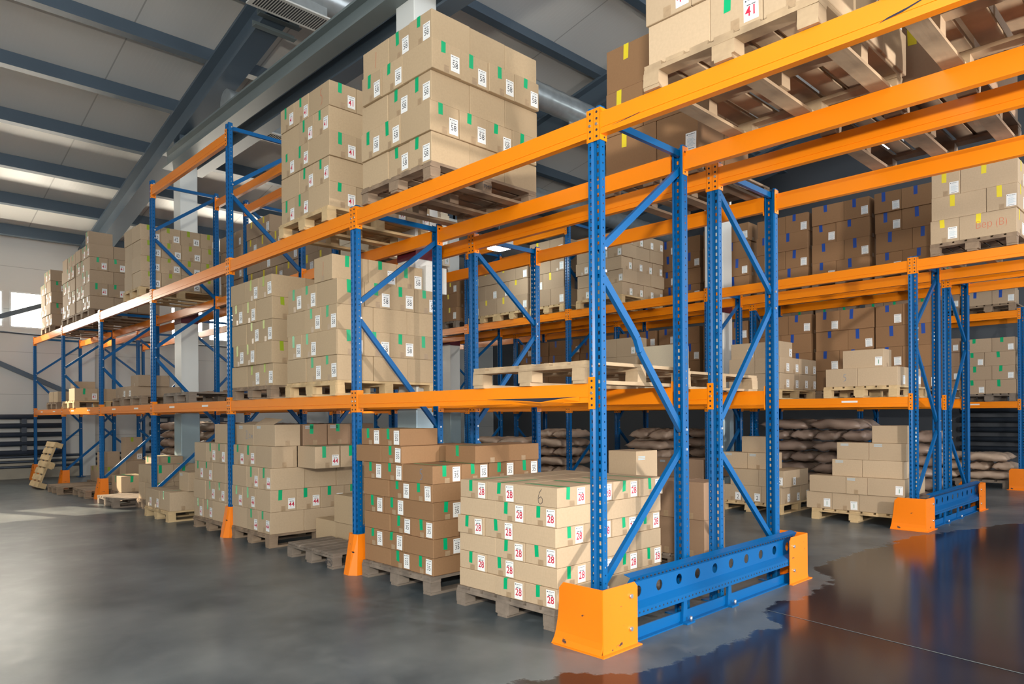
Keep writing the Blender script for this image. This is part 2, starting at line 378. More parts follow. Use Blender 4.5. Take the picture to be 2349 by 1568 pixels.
def highbay(loc, label):
    r = empty('ceiling_lamp', loc); tag(r, label, 'lamp')
    b = MB('grille'); b.box(-.18, .18, -.18, .18, .02, .12); b.build('lamp_housing', r)
    b = MB('glow'); b.box(-.15, .15, -.15, .15, -.03, .02); b.build('lamp_lens', r)
    b = MB('steel'); b.bar((0, 0, .12), (0, 0, zr(loc[0]) - loc[2]), .02, .02); b.build('lamp_rod', r)
    l = lamp('lamp_light', 'POINT', (0, 0, -.12), 25, (.92, 1, .95), shadow_soft_size=.15); l.parent = r
highbay((-6.43, 5.2, 4.42), 'lit ceiling lamp glowing white between the near rack and second rack')
highbay((-1.5, 10.0, 6.14), 'bright ceiling lamp glimpsed below the bridging pallets at upper right')
# ------------------------------------------------------------------ racking
Z1, Z2, Z3 = (1.495, 1.615), (3.145, 3.28), (4.69, 4.82)
def post_mesh(h):
    """perforated omega upright: web faces -y at y=0, flanges run back to y=.1; centred on x"""
    def f():
        bm = bmesh.new()
        xs = [-.048, -.036, -.023, -.010, .010, .023, .036, .048]; ys = [.0, .0, .0, .010, .010, .0, .0, .0]
        pitch = .05; n = int(h / pitch); zs = [0.0]
        for i in range(n): zs += [i * pitch + .014, i * pitch + .038]
        zs.append(h)
        def strip(P, holes, zz):
            g = [[bm.verts.new((x, y, z)) for x, y in P] for z in zz]
            for i in range(len(zz) - 1):
                for j in range(len(P) - 1):
                    if j in holes and i % 2 == 1 and i < len(zz) - 2: continue
                    bm.faces.new((g[i][j], g[i][j + 1], g[i + 1][j + 1], g[i + 1][j]))
        strip(list(zip(xs, ys)), (1, 5), zs)
        zz = [0.0]
        for i in range(int(h / .05)): zz += [i * .05 + .02, i * .05 + .03]
        zz.append(h)
        for s in (-1, 1):
            strip([(s * .048, 0), (s * .048, .022), (s * .048, .031), (s * .048, .046), (s * .038, .055), (s * .026, .055)], (1,), zz)
        bmesh.ops.remove_doubles(bm, verts=bm.verts, dist=1e-5)
        bmesh.ops.recalc_face_normals(bm, faces=bm.faces)
        me = bpy.data.meshes.new('post'); bm.to_mesh(me); bm.free(); me.materials.append(M['blue']); return me
    return cached(('post', h), f)
NODES = [(1.17, .35), (1.31, 2.31), (3.16, 2.45), (3.27, 4.07), (4.84, 4.19)]   # (z at b, z at a)
def frame(x, ya, h, label, group, flip=False, kink=False):
    """upright frame in the plane x; aisle post at ya, rear post at ya+1"""
    r = empty('upright_frame', (x, ya, 0)); tag(r, label, 'rack frame', group)
    D = .98
    link('post', post_mesh(h), r)
    o = link('post', post_mesh(h), r, (0, D, 0), PI)
    def brace(ya_, za, yb_, zb, kink=False):
        b = MB('blue', 'bolt')
        if kink:
            m1 = Vector((0, .375, 1.985)); m2 = Vector((0, .43, 1.925)); m3 = Vector((0, .47, 1.84))
            P = [Vector((0, ya_, za)), m1, m2, m3, Vector((0, yb_, zb))]
            for p, q in zip(P, P[1:]): b.bar(p, q, .03, .05)
        else: b.bar((0, ya_, za), (0, yb_, zb), .03, .045)
        for y, z in ((ya_, za), (yb_, zb)): b.box(.044, .054, y - .008, y + .008, z - .008, z + .008, 1)
        b.build('brace', r)
    hi = h - .05
    brace(.035, hi, D - .035, hi)
    for i, (zb, za) in enumerate(NODES):
        if max(zb, za) > h: continue
        A, B = (.045, D - .03)
        if flip: brace(D - .045, za, .03, zb)
        else: brace(A, za, B, zb, kink and i == 1)
    for y, s in ((0, 1), (D, -1)):
        b = MB('blue', 'bolt'); b.box(-.09, .09, y - .05 if s > 0 else y - .11, y + .11 if s > 0 else y + .05, 0, .008); b.tube([(.075, y + s * .03, .0), (.075, y + s * .03, .035)], .01, 8, 1); b.build('foot_plate', r)
    return r
def beam_mesh(L, zz):
    def f():
        h = zz[1] - zz[0]; b = MB('orange')
        b.prism([(0, 0), (.05, 0), (.05, h * .72), (.028, h * .72), (.028, h), (0, h), (0, h * .30), (.0035, h * .29), (.0035, h * .27), (0, h * .26)], 'x', 0, L)
        return b.mesh('pallet_beam')
    return cached(('beam', L, zz), f)
def conn_mesh(s):
    """end plate hooked on a post: s=+1 at the left end of a beam (plate covers the right half of the post)"""
    def f():
        b = MB('orange', 'hole', 'bolt')
        b.box(-.0485 * s, -.003 * s, -.006, -.002, -.10, .10) if s > 0 else b.box(.003, .0485, -.006, -.002, -.10, .10)
        b.box(0 if s > 0 else -.004, .004 if s > 0 else 0, -.006, .06, -.10, .10)
        cx = -.024 * s
        for z in (-.075, -.035, .035, .075): b.tube([(cx, -.008, z), (cx, -.0055, z)], .008, 8, 1)
        ex = .004 * s; b.tube([(ex, .035, -.08), (ex + .002 * s, .035, -.08)], .006, 8, 1)
        return b.mesh('beam_connector')
    return cached(('conn', s), f)
def pallet_beam(xl, xr, y, zz, rear, label, group):
    """beam from the post at xl to the post at xr; the front face stands at y; rear=True looks +y"""
    a, c = xl + .050, xr - .050; L = round(c - a, 3)
    r = link('pallet_beam', beam_mesh(L, zz), None, (a, y, zz[0]) if not rear else (c, y, zz[0]), PI if rear else 0)
    tag(r, label, 'rack beam', group)
    zc = (zz[1] - zz[0]) / 2
    
    def bolt():
        b = MB('bolt'); b.tube([(0, -.013, 0), (0, -.005, 0)], .010, 6); return b.mesh('locking_bolt')
    for s, xx in ((1, 0), (-1, L)):
        c = link('beam_connector', conn_mesh(s), r, (xx, 0, zc)); link('locking_bolt', cached('bolt', bolt), c, (-.024 * s, 0, 0))
    return r
RNAME = {'A': 'near rack', 'B': 'second rack', 'C': 'third rack'}
SIDE = {'a': 'front row', 'b': 'front row inner side', 'c': 'back row inner side', 'd': 'back row'}
XF = {'A': [0, -2.8, -5.6, -8.4, -11.2, -14.0, -16.8], 'B': [0, -2.8, -5.6, -8.4, -11.2, -14.0], 'C': [0, -2.8, -5.6]}
BAYS = ['first', 'second', 'third', 'fourth', 'fifth', 'sixth']
def racks():
    for rk, y0, yl in (('A', 0, None), ('B', 6.09, None), ('C', 12.18, None)):
        xs = XF[rk]
        pairs = (('a', 'b', 0.0), ('c', 'd', 1.41)) if rk != 'C' else (('a', 'b', 0.0),)
        for a, b_, dy in pairs:
            for i, x in enumerate(xs):
                tall = (rk == 'A' and i in (2, 3)) or (rk == 'B' and i in (2, 3))
                h = 4.92 if tall else 3.325
                frame(x, y0 + dy, h, 'blue upright frame, %s from the near end, %s of the %s' % (NTH[i], 'front row' if a == 'a' else 'back row', RNAME[rk]), 'rack frames of the ' + RNAME[rk], flip=(a == 'c'), kink=(rk == 'A' and i == 0 and a == 'a'))
            for row, yy, rear in ((a, y0 + dy, False), (b_, y0 + dy + .98, True)):
                lv = [(Z1, 'lower'), (Z2, 'upper')]
                for i in range(len(xs) - 1):
                    for zz, nm in lv + ([(Z3, 'topmost')] if (i == 2 and rk in 'AB') else []):
                        o = pallet_beam(xs[i + 1], xs[i], yy, zz, rear, 'orange %s level beam, %s bay from near end, %s of %s' % (nm, BAYS[i], SIDE[row], RNAME[rk]), 'orange beams of the ' + RNAME[rk])
                        if nm == 'lower' and not rear and not (rk == 'A' and a == 'a' and i < 2):
                            for t in (.3, .75):
                                b = MB('strip'); b.box(-.10, .10, -.0015, 0, -.012, .012); b.build('location_strip', o, (2.67 * t, 0, .07))
                if rk in 'AB':
                    pallet_beam(0, 3.6, yy, Z2, rear, 'orange upper beam bridging the cross aisle, %s of %s' % (SIDE[row], RNAME[rk]), 'orange beams of the ' + RNAME[rk])
            if rk in 'AB': frame(3.6, y0 + dy, 3.325, 'blue upright frame beyond the cross aisle, %s of the %s' % ('front row' if a == 'a' else 'back row', RNAME[rk]), 'rack frames of the ' + RNAME[rk])
racks()

def damage():
    b = {o['label']: o for o in bpy.data.objects if o.name.startswith('pallet_beam')}
    o = b['orange lower level beam, first bay from near end, front row of near rack']
    m = MB('orange', 'hole'); L = o.dimensions.x; pts = [(L - .95, .030, 0), (L - .70, .022, .004), (L - .50, .012, .022), (L - .40, .004, .03), (L - .34, .010, .028), (L - .2, .026, .012), (L - .08, .032, 0)]
    for (xa, za, da), (xb, zb, db) in zip(pts, pts[1:]):
        m.quad([(xa, -da - .003, za), (xb, -db - .003, zb), (xb, -.001, zb - .022), (xa, -.001, za - .022)]); m.quad([(xa, -da - .003, za + .006), (xb, -db - .003, zb + .006), (xb, -db - .003, zb), (xa, -da - .003, za)])
        if da or db: m.quad([(xa, -.0008, za + .004), (xb, -.0008, zb + .004), (xb, -.0008, .038), (xa, -.0008, .038)], 1)
    m.build('torn_lip', o)
    o = b['orange upper beam bridging the cross aisle, front row of near rack']
    m = MB('hole'); P = [(1.60, .030), (1.64, .044), (1.72, .056), (1.82, .078), (1.80, .068), (1.70, .042), (1.64, .036)]; m.quad([(x, -.0012, z) for x, z in P]); m.quad([(x, -.0012, z) for x, z in ((.08, .028), (.30, .044), (.29, .040), (.2, .032))]); m.build('paint_scrape', o)
damage()

def corner_guard(x, y, sy, label, bent=False):
    """big orange angle guard round the end post; sy=-1 near corner, +1 far corner"""
    r = empty('post_guard', (x, y, 0)); tag(r, label, 'post guard', 'corner guards of the rack ends')
    H, W = .39, .34; t = .006
    b = MB('guard', 'bolt', 'hole')
    n = 10; rows = []
    def path(u, z):              # u 0..1 along the side plate from outer edge to the corner
        px = -W + W * u; flare = .02 * max(0, 1 - z / .05)
        dx = (-.05 * (1 - z / H) * (1 - u) if bent else 0); dy = (-.02 * math.sin(z / H * PI) * (1 - u) * sy if bent else 0)
        return (px + dx, sy * (.0 + flare) + dy, z)
    g = [[b.bm.verts.new(path(i / n, H * k / n - (0.012 if False else 0))) for i in range(n + 1)] for k in range(n + 1)]
    for k in range(n):
        for i in range(n):
            if k == n - 1 and i == 0: b.bm.faces.new((g[k][0], g[k][1], g[k + 1][1])); continue
            b.bm.faces.new((g[k][i], g[k][i + 1], g[k + 1][i + 1], g[k + 1][i]))
    b.quad([(0, 0, 0), (0, -sy * W, 0), (0, -sy * W, H - .03), (0, 0, H)]); b.quad([(0, 0, H), (0, -sy * W, H - .03), (0, -sy * (W - .03), H), (0, 0, H)][:3])
    me = b.mesh('guard_plate'); o = link('guard_plate', me, r); md = o.modifiers.new('thick', 'SOLIDIFY'); md.thickness = t; md.offset = 0
    b = MB('guard'); b.prism([(-W - .03, sy * .0), (-W - .03, sy * .03), (.03, sy * .03), (.03, -sy * (W + .01)), (0, -sy * (W + .01)), (0, 0)], 'z', .0, .008); b.build('base_flange', r)
    if sy > 0:
        b = MB('hole', 'guard'); b.tube([(-.05, -.13, .03), (-.05, -.13, .12), (-.05, -.13, .15)], [.045, .045, .02], 12); b.tube([(-.05, -.13, .008), (-.05, -.13, .03)], .05, 12, 1); b.build('buffer_foot', r)
    for z in (.11, .31):
        b = MB('bolt'); b.tube([(.0, -sy * (W - .07), z), (.014, -sy * (W - .07), z)], .014, 10); b.build('bolt', r)
    return r
def barrier(x, y0, y1, label):
    r = empty('rack_end_barrier', (x, y0, 0)); tag(r, label, 'barrier', 'end barriers')
    L = y1 - y0; zl, zh = .235, .36
    b = MB('blue')                                    # web with round holes
    nh = 10; pitch = L / nh; bm = b.bm
    for i in range(nh):
        c = (pitch * (i + .5), .298); a0, a1 = pitch * i, pitch * (i + 1); N = 16; ring = []; sq = []
        for k in range(N):
            t = 2 * PI * k / N; ring.append(bm.verts.new((0, c[0] + 0.036 * math.cos(t), c[1] + 0.036 * math.sin(t))))
            m_ = max(abs(math.cos(t)), abs(math.sin(t))); sq.append(bm.verts.new((0, c[0] + pitch / 2 * math.cos(t) / m_, c[1] + (zh - zl) / 2 * math.sin(t) / m_)))
        for k in range(N): j = (k + 1) % N; bm.faces.new((ring[k], ring[j], sq[j], sq[k]))
    for q in ([(0, 0, zh), (0, L, zh), (.03, L, .405), (.03, 0, .405)], [(.03, 0, .405), (.03, L, .405), (-.02, L, .418), (-.02, 0, .418)],
              [(0, 0, zl), (0, L, zl), (.052, L, .205), (.052, 0, .205)], [(.052, 0, .205), (.052, L, .205), (.052, L, .16), (.052, 0, .16)], [(.052, 0, .16), (.052, L, .16), (-.03, L, .15), (-.03, 0, .15)]):
        b.quad(q)
    bmesh.ops.remove_doubles(bm, verts=bm.verts, dist=1e-4)
    o = link('sigma_rail', b.mesh('sigma_rail'), r); md = o.modifiers.new('thick', 'SOLIDIFY'); md.thickness = .005; md.offset = 0
    b = MB('hole')
    for i in range(52):
        y = .06 + i * (L - .12) / 51
        b.tube([(.050, y, .183), (.0555, y, .183)], .0065, 6)
        b.tube([(.012, y, .388), (.024, y, .380)], .0065, 6)
    b.build('punched_holes', o)
    b = MB('blue'); b.box(.0, .01, .05, L - .1, .0, .075); b.box(.0, .045, .05, L - .1, .0, .008); b.build('floor_rail', r)
    for y in (.62, 1.22):
        b = MB('blue', 'bolt'); b.box(-.012, .075, y - .05, y + .05, 0, .012); b.prism([(y - .03, .01), (y + .03, .01), (y + .02, .16), (y - .02, .155)], 'x', .012, .03); b.tube([(.06, y + .02, .01), (.06, y + .02, .045)], .01, 8, 1); b.build('floor_bracket', r)
for rk, y0 in (('A', 0), ('B', 6.09)):
    n = RNAME[rk]
    corner_guard(.18, y0 - .17, -1, 'bright orange angle guard at the near corner of the %s' % n, bent=True)
    corner_guard(.18, y0 + 2.63, 1, 'scuffed orange angle guard at far corner of the %s end' % n)
    barrier(.115, y0 + .15, y0 + 2.50, 'blue perforated rail barrier across the end of the %s' % n)
corner_guard(.18, 12.18 - .17, -1, 'orange angle guard at corner of third rack, right edge of photo')
def bay_guard(x, y, label, w=.075):
    r = empty('post_guard', (x, y, 0)); tag(r, label, 'post guard', 'guards on the front posts')
    b = MB('guard'); h = .36
    lo = [(-w - .03, .10), (-w - .03, -.05), (-.04, -.10), (.04, -.10), (w + .03, -.05), (w + .03, .10)]; hi = [(-w + .0, .10), (-w + .0, -.02), (-.035, -.035), (.035, -.035), (w - .0, -.02), (w - .0, .10)]
    A = [b.bm.verts.new((p[0], p[1], .0)) for p in lo]; B = [b.bm.verts.new((p[0], p[1], h)) for p in hi]
    for i in range(5): b.bm.faces.new((A[i], A[i + 1], B[i + 1], B[i]))
    o = link('guard_plate', b.mesh('guard_plate'), r); md = o.modifiers.new('thick', 'SOLIDIFY'); md.thickness = .006
    b = MB('hole'); b.box(.03, .07, -.062, -.056, .20, .21); b.build('slot', r)
for i in range(1, 7): bay_guard(XF['A'][i], 0, 'orange guard on the %s front post of the near rack' % NTH[i], .075 if i < 4 else .11)
# ------------------------------------------------------------------ pallets
def pallet(x0, x1, y0, y1, z, mat, label, group=None, stamp=None, rot=0, name='pallet'):
    W, D = x1 - x0, y1 - y0
    r = empty(name, (x0, y0, z), rot); tag(r, label, 'pallet', group)
    def deck():
        b = MB(mat); n = 7; bw = W / n * .80
        for i in range(n):
            a = (W - bw) * i / (n - 1); e = random.uniform(0, .012); b.box(a, a + bw, e, D - e, .122, .144, 0, .003)
        return b.mesh('top_deck')
    key = (round(W, 2), round(D, 2), mat)
    v = random.randint(0, 2)
    link('top_deck', cached(('deck', v) + key, deck), r)
    def part(nm, *d):
        def f():
            b = MB(mat); b.box(*d, 0, .004); return b.mesh(nm)
        return cached((nm, v, mat) + tuple(round(q, 2) for q in d), f)
    st = part('stringer', 0, W, 0, .10, .100, .122); bb = part('bottom_board', 0, .10, 0, D, 0, .022); bk = part('block', 0, .135, 0, .10, .022, .100); bw = part('block', 0, .10, 0, .10, .022, .100)
    for yy in (0, (D - .1) / 2, D - .1): link('stringer', st, r, (0, yy, 0))
    for i, xx in enumerate((0, (W - .1) / 2, W - .1)):
        link('bottom_board', bb, r, (xx, 0, 0))
        for yy in (.0, (D - .1) / 2, D - .1): link('block', bk if i == 1 else bw, r, (xx - (.0175 if i == 1 else 0), yy + random.uniform(-.004, .004), 0))
    if stamp:
        txt, face, a = stamp
        b = MB('black'); add_text(b, txt, .05, 0, 0, 0, 0)
        if txt == 'EPAL':
            for k in range(28):
                t0, t1 = 2 * PI * k / 28, 2 * PI * (k + 1) / 28
                b.quad([(.058 * math.cos(t0), 0, .034 * math.sin(t0)), (.058 * math.cos(t1), 0, .034 * math.sin(t1)), (.063 * math.cos(t1), 0, .038 * math.sin(t1)), (.063 * math.cos(t0), 0, .038 * math.sin(t0))])
        b.build('burnt_stamp', r, (a, -.008, .06) if face == 'F' else (W + .008, a, .06), 0 if face == 'F' else PI / 2)
    return r

# ------------------------------------------------------------------ cartons
STY = {   # label text, ink, label w, h, text size, tape, drop, tape width
    '28': ('28', 'red', .078, .112, .068, 'green', .085, .036), '35': ('35', 'black', .078, .118, .055, 'green', .085, .040),
    '44': ('44', 'red', .082, .118, .072, 'green', .10, .045), '41': ('41', 'red', .082, .118, .072, 'green', .10, .040),
    '58': ('58', 'black', .090, .130, .066, 'green', .10, .045), '58l': ('58', 'black', .090, .130, .066, 'lime', .10, .045),
    '42': ('42', 'black', .085, .10, .070, 'lime', .07, .045), '4': ('4', 'greenink', .075, .11, .065, 'clear', .05, .045),
    '2': ('2', 'black', .085, .11, .085, 'clear', .06, .045), '1': ('1', 'greenink', .085, .11, .075, 'clear', .05, .045),
    'y': ('', 'print', .095, .135, .05, 'yellow', .11, .05), 'b': ('', 'print', .095, .12, .05, 'bluetape', .12, .05), 'g': ('', 'print', .085, .11, .05, 'green', .10, .05),
    'n': ('', 'print', .085, .11, .05, 'clear', .06, .045),
}
def label_mesh(st):
    def f():
        txt, ink, w_, h_, ts = STY[st][:5]
        b = MB('paper', ink, 'print', 'printlight'); e = -.0009
        b.box(-w_ / 2, w_ / 2, -.0006, 0, -h_ / 2, h_ / 2)
        def bar(x0, x1, z0, z1, mi): b.quad([(x0 * w_, e, z0 * h_), (x1 * w_, e, z0 * h_), (x1 * w_, e, z1 * h_), (x0 * w_, e, z1 * h_)], mi)
        bar(-.40, -.30, .36, .43, 2)
        for k in range(6): bar(-.22 + k * .105, -.22 + k * .105 + .07, .38, .42, 2)
        bar(-.30, .2, .31, .325, 3); bar(-.25, .25, .26, .275, 3)
        if txt:
            if len(txt) > 1: bar(-.28, -.02, .17, .215, 2); bar(.04, .30, .17, .215, 2)
            add_text(b, txt, ts, 0, -.10 * h_, e, 1, .0008 if ink == 'red' else 0.0, .92)
            bar(-.38, .05, -.40, -.385, 3); bar(.1, .35, -.43, -.42, 3)
        else:
            for k in range(7): bar(-.34, .18 + .12 * (k % 3), .14 - k * .07, .165 - k * .07, 3)
            bar(-.3, .3, -.43, -.40, 2)
        return b.mesh('paper_label')
    return cached(('label', st), f)
PEN = {'6': [[(.6, 1), (.25, .75), (.08, .4), (.12, .1), (.4, 0), (.7, .12), (.75, .35), (.5, .5), (.15, .38)]], '5': [[(.8, 1), (.3, .95), (.25, .58), (.55, .62), (.8, .4), (.65, .08), (.2, 0)]],
       '1': [[(.35, .0), (.5, .5), (.6, 1)]], 'cm': [[(.02, .85), (.1, 1), (.16, .85), (.02, .0), (.2, .05)], [(.3, 0), (.3, 1)], [(.62, .5), (.5, .6), (.46, .2), (.62, .1)], [(.7, .1), (.74, .5), (.8, .2), (.87, .5), (.92, .1)]]}
def pen_mesh(k, w_, h_, mat):
    b = MB(mat); t = .004
    for st in PEN[k]:
        for (p, q) in zip(st, st[1:]):
            a = Vector((p[0] * w_, 0, p[1] * h_)); c = Vector((q[0] * w_, 0, q[1] * h_)); d = (c - a).normalized(); n = Vector((-d.z, 0, d.x)) * t / 2
            b.quad([a - n - d * t / 3, c - n + d * t / 3, c + n + d * t / 3, a + n - d * t / 3])
    return b.mesh('pen_mark')
def carton_mesh(w, d, h, mat):
    def f():
        b = MB(mat, 'seam', 'clear'); b.box(-w / 2, w / 2, 0, d, 0, h)
        me = b.mesh('carton', .003)
        b = bmesh.new(); b.from_mesh(me)
        def q(pts, mi):
            f_ = b.faces.new([b.verts.new(p) for p in pts]); f_.material_index = mi
        e = h + .0004
        if w >= d: q([(-w / 2, d / 2 - .0015, e), (w / 2, d / 2 - .0015, e), (w / 2, d / 2 + .0015, e), (-w / 2, d / 2 + .0015, e)], 1)
        else: q([(-.0015, 0, e), (.0015, 0, e), (.0015, d, e), (-.0015, d, e)], 1)
        if w < d: q([(-.028, -.0004, .003), (.022, -.0004, .003), (.022, -.0004, min(.06, h * .3)), (-.028, -.0004, min(.06, h * .3))], 2)
        else: q([(w / 2 + .0004, d / 2 - .028, .003), (w / 2 + .0004, d / 2 + .022, .003), (w / 2 + .0004, d / 2 + .022, min(.06, h * .3)), (w / 2 + .0004, d / 2 - .028, min(.06, h * .3))], 2)
        b.to_mesh(me); b.free(); return me
    return cached(('carton', round(w, 3), round(d, 3), round(h, 3), mat), f)
CARTONS = []
def carton(x0, x1, y0, y1, z, h, mat, marks, st, label, group):
    """marks: list of (face, kind): face F (aisle side, -y) or R (end, +x); kind has L label, T tape, 5/6/1 pen"""
    w, d = x1 - x0 - .004, y1 - y0 - .004
    o = link('carton', carton_mesh(w, d, h - .0015, mat), None, ((x0 + x1) / 2, y0 + .002, z)); tag(o, label, 'cardboard box', group); CARTONS.append(o)
    hh = h - .0015
    for face, kind in marks:
        txt, ink, lw, lh, ts, tape, drop, tw = STY[st]
        W = w if face == 'F' else d
        rz = 0 if face == 'F' else PI / 2
        def at(u, z_, off):     # u along the face, left to right
            return (u, -off, z_) if face == 'F' else (w / 2 + off, d / 2 + u, z_)
        if 'T' in kind or 'L' in kind:
            dr = min(drop * random.uniform(.8, 1.25), h * .6); u = random.uniform(-.15, -.05) * W; sk = random.uniform(-.006, .006)
            b = MB(tape); e = .0008; run = d if face == 'F' else w
            b.quad([(-tw / 2 + sk, -e, hh - dr), (tw / 2 + sk, -e, hh - dr + random.uniform(-.006, .006)), (tw / 2, -e, hh), (-tw / 2, -e, hh)])
            b.quad([(-tw / 2, -e, hh), (tw / 2, -e, hh), (tw / 2, 0, hh + e), (-tw / 2, 0, hh + e)]); b.quad([(-tw / 2, 0, hh + e), (tw / 2, 0, hh + e), (tw / 2, run, hh + e), (-tw / 2, run, hh + e)])
            p = at(u, 0, 0); b.build('packing_tape', o, (p[0], p[1], 0), rz)
        if 'L' in kind or 'P' in kind:
            p = at(W / 2 - lw / 2 - random.uniform(.012, .022), lh / 2 + hh * random.uniform(.06, .14) if h > lh * 1.3 else hh / 2 - .002, .0006)
            q = link('paper_label', label_mesh(st), o, p, rz)
            q.rotation_euler = (0, random.uniform(-.03, .03) if face == 'F' else 0, rz)
        for k, (pk, pm, pw, ph) in {'6': ('6', 'blackpen', .06, .10), '5': ('5', 'bluepen', .05, .09), '1': ('1', 'redpen', .05, .13), 'S': ('5', 'redpen', .06, .15), 'C': ('cm', 'bluepen', .20, .10)}.items():
            if k in kind:
                p = at(.02 if k != '1' else -.02, (hh - ph) / 2, .0012); link('pen_mark', pen_mesh(pk, pw, ph, pm), o, p, rz)
        if 'V' in kind:
            b = MB('redpen'); add_text(b, 'Вер (В)', .115, 0, 0, 0, 0, -.0025, .8); b.build('pen_mark', o, at(.04, hh * .5, .0012), rz)
        if 'B' in kind:      # printed carton symbol block
            b = MB('printlight'); 
            for k in range(3): b.quad([(-.05, 0, .012 * k), (.05, 0, .012 * k), (.05, 0, .012 * k + .006), (-.05, 0, .012 * k + .006)])
            b.build('printed_mark', o, at(-W / 4, hh * .80, .0008), rz)
    return o
LOOK = {'28': 'tan carton with red 28', '35': 'brown carton with black 35', '44': 'tan carton with red 44', '41': 'tan carton with red 41', '58': 'tan carton with black 58', '58l': 'tan carton with black 58', '42': 'tan carton with dark 42',
        '4': 'tan carton with green 4', '2': 'tan carton with 2 label', '1': 'tan carton with 1 label', 'y': 'brown carton with white label', 'b': 'brown carton with white label', 'g': 'carton with white label', 'n': 'carton with white label'}
CNAME = {'tan': 'tan', 'tan2': 'tan', 'brown': 'brown', 'mid': 'brown', 'dull': 'dull', 'cream': 'cream', 'white': 'white'}
TNAME = {'green': 'green', 'lime': 'lime green', 'bluetape': 'blue', 'yellow': 'yellow', 'clear': 'clear'}
def parse(s):
    out = []
    for t in s.split():
        n = ''
        while t and (t[0].isdigit() or t[0] == '.'): n += t[0]; t = t[1:]
        t = t[1:] if t.startswith(':') else t
        out.append((float(n) / 100, t))
    return out
def stack(place, st, mat, x1, y0, z0, h, rows, group, fill=(), yend=None, shift=None):
    """rows top to bottom as 'F-face boxes | R-face boxes' in cm with flags; corner box is last of F and first of R"""
    n = len(rows)
    for i, row in enumerate(rows):
        F, _, R = row.partition('|'); F = parse(F); R = parse(R)
        z = z0 + (n - 1 - i) * h
        dx, dy = random.uniform(-.012, .012), random.uniform(-.012, .012)
        if shift and i in shift: dx, dy = shift[i]
        rt = 'bottom row' if i == n - 1 and n > 1 else ORD[i] + ' row'
        if n == 1: rt = 'single layer'
        cx1, cy0 = x1 + dx, y0 + dy
        cw = F[-1][0]; cdp = R[0][0] if R else (.30 if cw > .345 else .40)
        def look(k):
            if 'L' in k or 'P' in k: return LOOK[st] if st not in 'ybgn' else '%s carton with white label' % CNAME[mat]
            if 'T' in k: return '%s carton with %s tape' % (CNAME[mat], TNAME[STY[st][5]])
            if any(c in k for c in '561SC'): return 'pen marked %s carton' % CNAME[mat]
            return 'plain %s carton' % CNAME[mat]
        # front face, right to left
        xr = cx1
        for j in range(len(F) - 1, -1, -1):
            wj, fl = F[j]; last = j == len(F) - 1
            dj = cdp if last else (.30 if wj > .345 else .40)
            oy = random.uniform(-.008, .008)
            mk = [('F', fl)] if fl else []
            if last and R and R[0][1]: mk.append(('R', R[0][1]))
            k = fl + (R[0][1] if last and R else '')
            pos = 'front corner' if last else '%s from left' % NTH[j]
            carton(xr - wj, xr, cy0 + (0 if last else oy), cy0 + dj, z, h, mat, mk, st, '%s, %s, %s, %s' % (look(k), rt, pos, place), group)
            xr -= wj
        yy = cy0 + cdp
        for j, (dj, fl) in enumerate(R[1:]):
            wj = min(.30 if dj > .345 else .40, cw); ox = random.uniform(-.01, .01)
            carton(cx1 - wj, cx1 + ox, yy, yy + dj, z, h, mat, [('R', fl)] if fl else [], st, '%s, %s, %s behind corner, %s' % (look(fl), rt, NTH[j], place), group)
            yy += dj
        if i in fill:
            xa, xb = xr, cx1 - min([cw] + [min(.30 if d_ > .345 else .40, cw) for d_, _f in R[1:]] or [cw]) ; ya = cy0 + .41; yb = yy if yend is None else yend
            nn = max(1, round((yb - ya) / .38)); mm = max(1, round((xb - xa) / .36))
            if xb - xa > .12:
                for p in range(mm):
                    for q in range(nn):
                        carton(xa + (xb - xa) * p / mm, xa + (xb - xa) * (p + 1) / mm, ya + (yb - ya) * q / nn, ya + (yb - ya) * (q + 1) / nn, z, h, mat, [], st, 'plain %s carton, %s, inner %s-%s, %s' % (CNAME[mat], rt, NTH[p], NTH[q], place), group)
P3, Q3 = '40 30L 30L|40 40 40', '30L 30L 40|30L 30L 30L 30L'
# ------------------------------------------------------------------ loads on the near rack
P, Q = P3, Q3
G = .144; S1 = Z1[1] + .002; S2 = Z2[1] + .002; T1 = S1 + .145; T2 = S2 + .145
def load(place, st, mat, x1, y0, zs, h, rows, w=1.0, d=1.2, pal='old', group=None, fill=(), shift=None, stamp=None, px=0.0, yend=None):
    """a pallet with its stack of cartons"""
    pallet(x1 - w + px, x1 + px, y0 - .02, y0 - .02 + d, zs, pal, 'wooden pallet carrying the %s' % place, 'pallets under load', stamp)
    stack(place, st, mat, x1, y0, zs + .145, h, rows, group or 'cartons of the ' + place, fill, yend, shift)
# floor
load('nearest floor stack', '28', 'tan', -.34, 0, 0, .1325, ['30L 30L 40:6|30L 30L 30L 30L', P, Q, P, Q, P], fill=range(6), pal='grey')
load('brown floor stack', '35', 'brown', -1.66, 0, 0, .146,
     ['30L 30L|40', '40 30L|40 40', '30L 30L 40:5|30L 30L 30L 30L', '40 30L 30L|40 40 40', Q, P, Q, P], fill=(), pal='grey',
     shift={0: (-.46, .02), 1: (-.40, -.01)})
for k, (ya, xb, fl) in enumerate(((.42, -1.62, 'L'), (.82, -1.65, ''))):
    carton(xb - .4, xb, ya, ya + .39, .145 + .146 * 6, .146, 'brown', [('F', 'T')] if not k else [], '35', 'long brown carton lying %s in second row of brown floor stack' % ('first' if not k else 'last'), 'cartons of the brown floor stack')
load('second bay 44 stack', '44', 'tan', -4.5, 0, 0, .238,
     ['46:CB 54:B|30', '30L 30L 42|30', '40 30L 30L|40 40 40', '30L 33L 38|30L 30L 30L 30L', '40 30L 30L|40 40 40'], pal='old', fill=(),
     shift={0: (-.0, .05), 1: (-.02, .02)})
